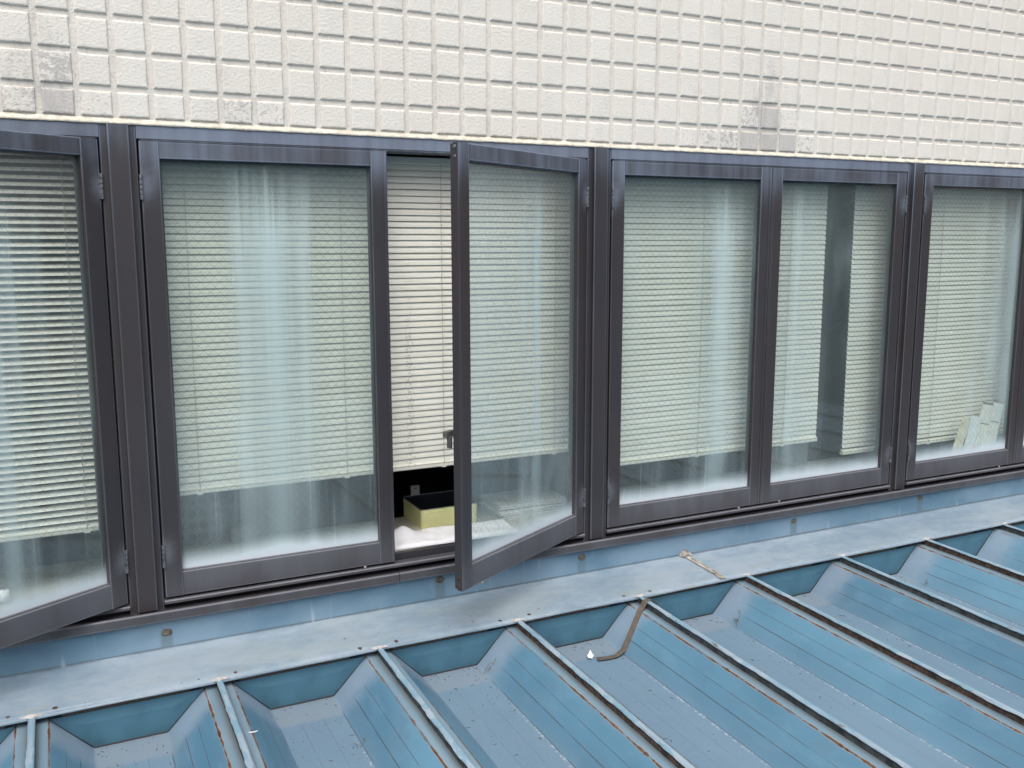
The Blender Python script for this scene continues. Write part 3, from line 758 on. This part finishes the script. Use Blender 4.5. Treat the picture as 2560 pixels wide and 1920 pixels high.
# ------------------------------------------------------------------ things on the shelf
MT['tin'] = simple('pale_yellow_enamel', (.72, .71, .36), .35, .05, 12, bump=.03)
MT['tinin'] = simple('tin_inside', (.035, .038, .05), .3, .1, 12, metal=.5)
tin = empty('cookie_tin', W(14.32, 3.43, -15.4), 'open pale yellow biscuit tin with dark inside on the shelf', 'tin')
def rring(hx, hy, r, z, n=5):
    P = []
    for cx, cy, a0 in ((hx-r, hy-r, 0), (-hx+r, hy-r, 90), (-hx+r, -hy+r, 180), (hx-r, -hy+r, 270)):
        for i in range(n+1):
            a = math.radians(a0+90*i/n); P.append(((cx+r*math.cos(a))*T, (cy+r*math.sin(a))*T, z*T))
    return P
def rings(name, rs, mat, parent, close_last=False, smooth=True):
    V, F = [], []; m = len(rs[0])
    for r in rs: V += r
    for k in range(len(rs)-1):
        for j in range(m): F.append((k*m+j, k*m+(j+1) % m, (k+1)*m+(j+1) % m, (k+1)*m+j))
    if close_last: F.append(tuple((len(rs)-1)*m+j for j in range(m)))
    return fixn(mesh(name, V, F, mat, parent, smooth=False))
hx, hy = 1.185, 1.07
rings('body', [rring(hx, hy, .12, 0), rring(hx, hy, .12, .60), rring(hx+.018, hy+.018, .13, .615), rring(hx+.018, hy+.018, .13, .645), rring(hx, hy, .12, .66), rring(hx, hy, .12, .765)], 'tin', tin)
rings('rim', [rring(hx+.012, hy+.012, .13, .755), rring(hx+.02, hy+.02, .13, .78), rring(hx-.01, hy-.01, .12, .785), rring(hx-.02, hy-.02, .12, .76)], 'steel', tin)
rings('lining', [rring(hx-.015, hy-.015, .12, .76), rring(hx-.02, hy-.02, .12, .55), rring(hx-.05, hy-.05, .12, .545), rring(hx-.05, hy-.05, .12, .03)], 'tinin', tin, True)

MT['terry'] = simple('white_terry', (.86, .85, .89), .95, .03, 30, bump=.35, bscale=300)
V, F, nx, ny = [], [], 90, 16
for i in range(nx+1):
    x = 11.05+5.25*i/nx
    for j in range(ny+1):
        t = j/ny; y = .47+1.55*t-.16*(i/nx) + (.12*t*noise.noise((x*.7, 0, 4)))
        y = min(y, 2.2)
        hump = .30*math.exp(-((x-12.15)/.38)**2)*math.exp(-((t-.75)/.3)**2)
        z = -15.40+.13+.05*noise.noise((x*1.3, t*2, 1))+.03*noise.noise((x*4, t*5, 2))+hump+.10*math.exp(-((t-.9)/.12)**2)*(.5+.5*noise.noise((x*.8, 7, 7)))
        if j in (0, ny): z = -15.393; y += .02*math.sin(i*2.9)
        if j == 1: y -= .1; z -= .02
        V.append((x*T, y*T, z*T))
for i in range(nx):
    for j in range(ny): F.append((i*(ny+1)+j, i*(ny+1)+j+1, (i+1)*(ny+1)+j+1, (i+1)*(ny+1)+j))
o = mesh('towel', V, F, 'terry', None, smooth=True); fixn(o); o.location = ORG; tag(o, 'white towel laid along the shelf in front of the yellow tin', 'towel')

MT['case'] = simple('grey_case_plastic', (.80, .82, .83), .22, .1, 8, bump=.03)
MT['paper'] = simple('white_paper', (.82, .83, .84), .7, .04, 20, bump=.05)
LB = ('lowest grey flat case under the pile behind the open sash', 'second grey flat case from the bottom of the pile', 'middle grey flat case in the pile of cases', 'thick grey flat case second from the top of the pile', 'topmost grey flat case of the pile behind the open sash')
zc = -15.4; rr = random.Random(5)
for i, h in enumerate((.10, .11, .10, .16, .12)):
    c_ = empty('document_case', W(17.85+rr.uniform(-.06, .06), 3.05+rr.uniform(-.05, .05), zc), LB[i], 'case', 'flat grey cases piled on the shelf'); c_.rotation_euler = (0, 0, rr.uniform(-.05, .05))
    v, f = boxm(-1.5, 1.5, -1.05, 1.0, 0, h*.42, .04); fixn(mesh('tray', v, f, 'case', c_))
    v, f = boxm(-1.46, 1.46, -1.00, .97, h*.42+.004, h*.62, .02); fixn(mesh('paper_edge', v, f, 'paper', c_))
    v, f = boxm(-1.5, 1.5, -1.06, 1.0, h*.62+.004, h-.004, .04); fixn(mesh('cover', v, f, 'case', c_))
    zc += h
# folded sheet at the right end of the shelf
v, f = boxm(-.9, .9, -.35, .35, 0, .05, .03); o = fixn(mesh('folded_cloth', v, f, 'terry')); o.location = W(18.7, 1.35, -15.395); o.rotation_euler = (0, 0, .1)
tag(o, 'small folded white cloth at the hinge end of the open sash', 'cloth')
# roll at the left edge
V, F = [], []
for i in range(15):
    x = -3.4+2.55*i/14
    for j in range(14):
        a = 2*math.pi*j/14; r = .20+.012*math.sin(j*3+i)+.01*noise.noise((i*.7, j, 0)); V.append((x*T, (1.15+r*math.cos(a))*T, (-15.385+.2+r*math.sin(a))*T))
for i in range(14):
    for j in range(14): F.append((i*14+j, i*14+(j+1) % 14, (i+1)*14+(j+1) % 14, (i+1)*14+j))
F += [tuple(range(14)), tuple(14*14+j for j in range(14))]
o = fixn(mesh('rolled_towel', V, F, 'terry', None, smooth=True)); o.location = ORG; tag(o, 'rolled white towel on the shelf at the left edge of the photo', 'towel')

# crate with round holes, boxes and board inside
MT['crate'] = simple('slate_plastic', (.20, .225, .23), .6, .1, 10)
def holed_panel(x0, x1, z0, z1, y, nx, nz, r, d=.06):
    V, F = [], []
    dx, dz = (x1-x0)/nx, (z1-z0)/nz
    for i in range(nx):
        for k in range(nz):
            cx, czc = x0+dx*(i+.5), z0+dz*(k+.5); b0 = len(V); m = 16
            for yy in (y, y+d):
                for q in range(m):
                    a = 2*math.pi*q/m; V.append(((cx+r*math.cos(a))*T, yy*T, (czc+r*math.sin(a))*T))
                for q in range(m):
                    a = 2*math.pi*q/m; ca, sa = math.cos(a), math.sin(a); s = 1/max(abs(ca), abs(sa)); V.append(((cx+dx*.5*ca*s)*T, yy*T, (czc+dz*.5*sa*s)*T))
            for q in range(m):
                p_ = (q+1) % m
                F.append((b0+q, b0+p_, b0+16+p_, b0+16+q)); F.append((b0+32+q, b0+48+q, b0+48+p_, b0+32+p_)); F.append((b0+q, b0+32+q, b0+32+p_, b0+p_))
    return V, F
cr = empty('storage_crate', W(0, 0, 0), 'dark plastic crate with rows of round holes behind the left pane', 'crate')
v, f = holed_panel(4.35, 6.05, -15.38, -13.1, 4.45, 4, 5, .15); fixn(mesh('front_panel', v, f, 'crate', cr))
v, f = merge(boxm(4.35, 4.42, 4.52, 6.5, -15.38, -13.1), boxm(5.98, 6.05, 4.52, 6.5, -15.38, -13.1), boxm(4.43, 5.97, 6.42, 6.5, -15.38, -13.1), boxm(4.43, 5.97, 4.53, 6.41, -15.4, -15.3))
fixn(mesh('tub', v, f, 'crate', cr))
v, f = boxm(-20+24.1, 6.8, 4.32, 8.0, -16.1, -15.42, .02); o = fixn(mesh('side_table', *merge((v, f), boxm(4.3, 4.5, 4.5, 4.7, -25, -16.11), boxm(6.4, 6.6, 4.5, 4.7, -25, -16.11), boxm(4.3, 4.5, 7.6, 7.8, -25, -16.11), boxm(6.4, 6.6, 7.6, 7.8, -25, -16.11)), 'laminate')); o.location = ORG
tag(o, 'low table behind the shelf carrying the holed crate', 'table')
MT['greycard'] = simple('grey_board', (.20, .215, .215), .7, .08, 6)
c_ = empty('grey_box', W(6.62, 4.0, -15.4), 'small plain grey box beside the holed crate', 'box')
v, f = boxm(-.36, .36, -.22, .22, 0, .50, .02); fixn(mesh('body', v, f, 'greycard', c_)); v, f = boxm(-.375, .375, -.235, .235, .505, .60, .02); fixn(mesh('lid', v, f, 'greycard', c_))
MT['offwhite'] = simple('offwhite_plastic', (.5, .5, .48), .5, .05, 10)
c_ = empty('switch_box', W(14.0, 4.12, 0), 'small white box with a slot standing behind the yellow tin', 'box'); c_.location = W(13.75, 4.72, -15.4)
v, f = boxm(-.18, .18, -.06, .06, -.3, 1.12, .02); fixn(mesh('body', v, f, 'offwhite', c_)); v, f = boxm(-.07, .07, -.065, -.058, 1.0, 1.03, .003); mesh('slot', v, f, 'dark', c_)
v, f = boxm(28.3, 32.25, 1.92, 2.05, -15.39, -13.2, .02); o = fixn(mesh('grey_board', v, f, 'greycard')); o.location = ORG; tag(o, 'plain grey board standing under the blind left of the dark gap', 'board')

# dim cupboards further back in the room
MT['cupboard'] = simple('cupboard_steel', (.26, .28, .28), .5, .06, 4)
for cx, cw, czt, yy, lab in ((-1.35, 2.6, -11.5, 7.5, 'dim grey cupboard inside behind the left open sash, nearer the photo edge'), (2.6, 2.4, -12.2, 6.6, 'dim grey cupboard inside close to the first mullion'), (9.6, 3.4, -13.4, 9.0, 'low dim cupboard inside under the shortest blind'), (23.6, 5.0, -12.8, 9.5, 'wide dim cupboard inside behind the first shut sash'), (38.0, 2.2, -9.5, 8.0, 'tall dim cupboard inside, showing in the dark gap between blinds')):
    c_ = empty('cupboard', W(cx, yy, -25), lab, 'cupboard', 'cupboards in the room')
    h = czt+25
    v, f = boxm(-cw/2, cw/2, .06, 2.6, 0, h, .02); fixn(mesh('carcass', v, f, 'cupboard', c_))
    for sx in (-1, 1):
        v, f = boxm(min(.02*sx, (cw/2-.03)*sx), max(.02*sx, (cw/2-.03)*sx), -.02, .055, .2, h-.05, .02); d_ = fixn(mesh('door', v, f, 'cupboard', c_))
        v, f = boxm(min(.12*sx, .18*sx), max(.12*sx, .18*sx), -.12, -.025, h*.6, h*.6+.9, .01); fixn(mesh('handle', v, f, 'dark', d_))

# pale wooden battens leaning in the right window
MT['batA'] = simple('yellowed_wood', (.80, .74, .58), .7, .12, 20); MT['batB'] = simple('white_painted_wood', (.84, .86, .86), .6, .05, 20); MT['batC'] = simple('cream_painted_wood', (.86, .84, .76), .65, .08, 20); MT['batT'] = simple('brown_end_grain', (.17, .10, .055), .85, .2, 60)
for i, (bx, tx, zt, wdt, m, lab) in enumerate(((40.62, 41.45, -13.15, .56, 'batA', 'short yellowed wooden batten, leftmost of the boards leaning inside the right window'), (41.55, 42.22, -13.05, .66, 'batB', 'bluish white batten, second of the boards leaning inside the right window'),
        (42.42, 42.98, -12.52, .72, 'batC', 'tall cream batten left of the tallest pair, with a pencilled line'), (43.20, 43.80, -12.50, .72, 'batC', 'tall cream batten with brown top, rightmost of the leaning boards'))):
    zb_ = -15.385
    o = empty('wooden_batten', W(1.02+(bx-1.02)*.9885, .355+.01*(i % 2), zb_), lab, 'batten', 'boards leaning inside the right window')
    h = math.hypot(tx-bx, zt-zb_); o.rotation_euler = (0.0, math.atan2(tx-bx, zt-zb_), 0)
    v, f = boxm(-wdt/2, wdt/2, 0, .09, 0, h, .01); fixn(mesh('board', v, f, m, o))
    if i != 1: v, f = boxm(-wdt/2+.01, wdt/2-.01, .004, .086, h+.001, h+.05+.03*i, .01); fixn(mesh('board_end', v, f, 'batT' if i > 1 else m, o))
    if i > 1: v, f = boxm(-wdt/2+.03, wdt/2-.08, -.004, .0, h-.98, h-.94, .001); mesh('pencil_line', v, f, 'dark', o)

# ------------------------------------------------------------------ litter on the roof
def rz(x, y):
    """roof surface height in tile units at (x,y)"""
    m = (x-SX0) % 5 - 2.5; a = abs(m)
    z = 0 if a > 2.1 else (-VD if a < 1.0 else -VD+(a-1.0)/1.1*VD)
    return FL-(-y-2.9)*SL+z
MT['strap'] = simple('old_webbing', (.115, .095, .080), .85, .15, 60, bump=.5)
pts = [(17.05, -4.28), (17.45, -4.33), (17.80, -4.32), (18.02, -4.24), (18.2, -4.14), (18.5, -3.99), (18.8, -3.83), (19.08, -3.68), (19.28, -3.58)]
P3 = [Vector((x, y, rz(x, y)+.05)) for x, y in pts]
P3 += [Vector((19.42, -3.51, FL+.12)), Vector((19.56, -3.45, FL+.24)), Vector((19.70, -3.41, FL+.265)), Vector((19.86, -3.38, FL+.23)), Vector((20.02, -3.36, FL+.12)), Vector((20.12, -3.36, FL+.03))]
P3[0].z += .02; P3[3].z += .05; P3[4].z += .02
fine = []
for i in range(len(P3)-1):
    a, b_, c_, d_ = P3[max(0, i-1)], P3[i], P3[i+1], P3[min(len(P3)-1, i+2)]
    for q in range(4):
        t = q/4; fine.append(.5*((2*b_)+(c_-a)*t+(2*a-5*b_+4*c_-d_)*t*t+(3*b_-a-3*c_+d_)*t**3))
fine.append(P3[-1]); V, F = [], []
for i, p_ in enumerate(fine):
    tn = (fine[min(i+1, len(fine)-1)]-fine[max(i-1, 0)]).normalized(); sd_ = Vector((-tn.y, tn.x, 0)).normalized()
    nrm = tn.cross(sd_).normalized(); nrm = nrm if nrm.z > 0 else -nrm
    for s, h in ((-.105, 0), (.105, 0), (.105, .025), (-.105, .025)):
        q = p_+sd_*s+nrm*h; V.append((q.x*T, q.y*T, q.z*T))
for i in range(len(fine)-1):
    for j in range(4): F.append((i*4+j, i*4+(j+1) % 4, i*4+4+(j+1) % 4, i*4+4+j))
F += [(3, 2, 1, 0), tuple(4*(len(fine)-1)+j for j in range(4))]
o = fixn(mesh('webbing_strap', V, F, 'strap', None)); o.location = ORG; tag(o, 'brown webbing strap draped over a roof seam into the trough', 'strap')
def shard(name, x, y, outline, mat, label, cat, lift=.02, curl=.05, rot=0):
    zz = rz(x, y)+lift; V = []
    for top in (0, 1):
        for px, py in outline:
            c, s = math.cos(rot), math.sin(rot); qx, qy = px*c-py*s, px*s+py*c
            V.append((qx*T, qy*T, (curl*(px*px+py*py)*8+top*.008)*T))
    m = len(outline); F = [tuple(reversed(range(m))), tuple(m+i for i in range(m))]+[(i, (i+1) % m, m+(i+1) % m, m+i) for i in range(m)]
    o = fixn(mesh(name, V, F, mat, None)); o.location = W(x, y, zz); tag(o, label, cat); return o
o = shard('paper_scrap', 16.93, -3.98, [(-.10, -.16), (-.02, -.12), (.03, -.17), (.07, -.13), (.05, -.06), (.13, -.04), (.09, .08), (.03, .20), (-.04, .08), (-.11, -.02)], 'paper', 'white torn paper scrap lying beside the strap', 'paper', .03, .2, -.3)
o.rotation_euler = (.45, 0, 0); o.location.z += .006
o = shard('feather', 5.09, -5.88, [(-.13, .03), (-.05, .0), (.04, -.01), (.13, .01), (.13, .03), (.03, .03), (-.05, .045)], 'paper', 'tiny white feather on the flange near the bottom left', 'feather', .02, .1, -.1)
MT['straw'] = simple('dry_straw', (.20, .17, .11), .9, .2, 60)
TW = (('tiny dry twig tuft in the trough below the second shut sash', 23.35, -4.05, 7), ('tiny dry twig tuft in the trough left of the strap', 13.35, -3.55, 5), ('curled dry stalk low on the trough floor near the bottom middle', 8.1, -5.9, 4), ('thin dry stalk in the trough toward the right edge', 33.2, -4.3, 3))
rr = random.Random(11)
for lab, tx, ty, cnt in TW:
    V, F = [], []
    for q in range(cnt):
        a = rr.uniform(0, 6.28); ln_ = rr.uniform(.12, .28); px, py = rr.uniform(-.1, .1), rr.uniform(-.06, .06); e = rr.uniform(.02, .12); b0 = len(V)
        for t in (0, .35, .7, 1):
            cx, cy, czz = px+ln_*t*math.cos(a+t*.8), py+ln_*t*math.sin(a+t*.8), rz(tx+px+ln_*t*math.cos(a+t*.8), ty)-rz(tx, ty)+.02+e*math.sin(t*3.1)
            for dx, dz in ((-.008, 0), (.008, 0), (0, .013)): V.append(((cx+dx)*T, cy*T, (czz+dz)*T))
        for i in range(3):
            for j in range(3): F.append((b0+i*3+j, b0+i*3+(j+1) % 3, b0+i*3+3+(j+1) % 3, b0+i*3+3+j))
    o = mesh('dry_twigs', V, F, 'straw', None); o.location = W(tx, ty, rz(tx, ty)); tag(o, lab, 'twigs')

# loose grit, flakes and plant fibres washed into the troughs and onto the apron
rr = random.Random(31); V, F = [], []
for q in range(620):
    k = rr.randrange(-1, 9); on_apron = q % 12 == 0
    if on_apron:
        x, y = rr.uniform(-2, 46), -2.85+abs(rr.gauss(0, .7)); y = min(y, -.5); z = -17.18+(y+.4)*.0585+.012
    else:
        x = SX0+5*k+2.5+(rr.choice((-1, 1))*(.95-abs(rr.gauss(0, .35))) if rr.random() < .6 else rr.uniform(-.95, .95)); y = -2.85-abs(rr.gauss(0, 4.5)) if rr.random() < .8 else -2.85-abs(rr.gauss(0, .3)); z = rz(x, y)+.004
    a_ = rr.uniform(0, 6.28); ln_ = rr.choice((.015, .02, .03, .04, .10)); wd_2 = .010; b0 = len(V); ca, sa = math.cos(a_), math.sin(a_)
    for px, py, pz in ((-ln_, -wd_2, 0), (ln_, -wd_2, 0), (0, wd_2*1.5, 0), (0, 0, .016)): V.append(((x+px*ca-py*sa)*T, (y+px*sa+py*ca)*T, (z+pz)*T))
    F += [(b0, b0+1, b0+3), (b0+1, b0+2, b0+3), (b0+2, b0, b0+3)]
MT['grit'] = simple('dark_grit', (.07, .06, .045), .95, .5, 3)
o = mesh('roof_grit', V, F, 'grit', None); o.location = ORG; tag(o, 'loose dark grit and fibres scattered over the blue roof', 'grit', None, 'stuff')

# ------------------------------------------------------------------ what the panes reflect
MT['peach'] = simple('peach_render', (.52, .40, .31), .8, .06, 1.2, bump=.1)
MT['greyrender'] = simple('grey_render', (.30, .31, .31), .8, .08, 1.0, bump=.1)
b = NB('far_window_glass'); b.pbr((.03, .04, .05), .08); MT['farglass'] = b.m
MT['farframe'] = simple('far_frame', (.25, .25, .26), .5, .05, 5)
def house(name, x0, x1, y0, y1, h, mat, label, face, cols, rows):
    hs_ = empty(name, ((x0+x1)/2, (y0+y1)/2, 0), label, 'building'); ox, oy = (x0+x1)/2, (y0+y1)/2
    def bx(a, b_, c, d, e, f_): return boxm((a-ox)/T, (b_-ox)/T, (c-oy)/T, (d-oy)/T, e/T, f_/T, .2)
    v, f = bx(x0, x1, y0, y1, 0, h); fixn(mesh('wall', v, f, mat, hs_))
    v, f = bx(x0-.2, x1+.2, y0-.2, y1+.2, h+.01, h+.35); fixn(mesh('roof', v, f, 'farframe', hs_))
    for i in range(cols):
        for k in range(rows):
            zz = 1.2+k*3.0
            if face == '+Y':
                cx = x0+(x1-x0)*(i+.5)/cols; fr = bx(cx-.95, cx+.95, y1, y1+.06, zz, zz+1.5); gl_ = bx(cx-.85, cx+.85, y1+.061, y1+.08, zz+.1, zz+1.4)
            else:
                cy = y0+(y1-y0)*(i+.5)/cols; fr = bx(x0-.06, x0, cy-.95, cy+.95, zz, zz+1.5); gl_ = bx(x0-.08, x0-.061, cy-.85, cy+.85, zz+.1, zz+1.4)
            wf = fixn(mesh('window', *fr, 'farframe', hs_)); fixn(mesh('pane', *gl_, 'farglass', wf))
house('side_building', 13, 22, -9, .0, 8.2, 'peach', 'peach rendered building seen only mirrored in the open sash', '-X', 3, 3)
house('opposite_building', 2, 34, -30, -20, 9.5, 'greyrender', 'grey building across the yard seen only mirrored in the shut panes', '+Y', 9, 3)
MT['leaf'] = simple('tree_leaves', (.060, .105, .030), .6, .35, 8)
MT['bark'] = simple('tree_bark', (.07, .055, .04), .9, .2, 20)
for ti, (tx, ty, hh, rad, lab) in enumerate(((9.5, -9.5, 6.4, 2.0, 'green yard tree mirrored in the right-hand panes'), (15.5, -13, 7.4, 2.6, 'taller green yard tree mirrored faintly in the far right pane'), (3.0, -14, 6.6, 2.3, 'green yard tree mirrored faintly in the middle panes'))):
    t_ = empty('yard_tree', (tx, ty, 0), lab, 'tree', 'trees in the yard')
    V, F = [], []
    for i in range(7):
        for j in range(8):
            a = 2*math.pi*j/8; r = .16*(1-i*.11); V.append((r*math.cos(a)+.06*math.sin(i), r*math.sin(a), hh*.75*i/6))
    for i in range(6):
        for j in range(8): F.append((i*8+j, i*8+(j+1) % 8, i*8+8+(j+1) % 8, i*8+8+j))
    mesh('trunk', V, F, 'bark', t_)
    rr = random.Random(20+ti); V, F = [], []
    for q in range(2600):
        d = Vector((rr.gauss(0, 1), rr.gauss(0, 1), rr.gauss(0, 1))).normalized()*rad*(rr.random()**.4)*(.75+.5*noise.noise((rr.random()*9, ti, 0)))
        c_ = Vector((0, 0, hh*.68))+Vector((d.x, d.y, d.z*.95)); u_ = Vector((rr.gauss(0, 1), rr.gauss(0, 1), rr.gauss(0, .6))).normalized(); v_ = u_.orthogonal().normalized(); s = rr.uniform(.07, .15); b0 = len(V)
        V += [tuple(c_-u_*s), tuple(c_+v_*s*.5), tuple(c_+u_*s), tuple(c_-v_*s*.5)]; F.append((b0, b0+1, b0+2, b0+3))
    mesh('crown', V, F, 'leaf', t_)
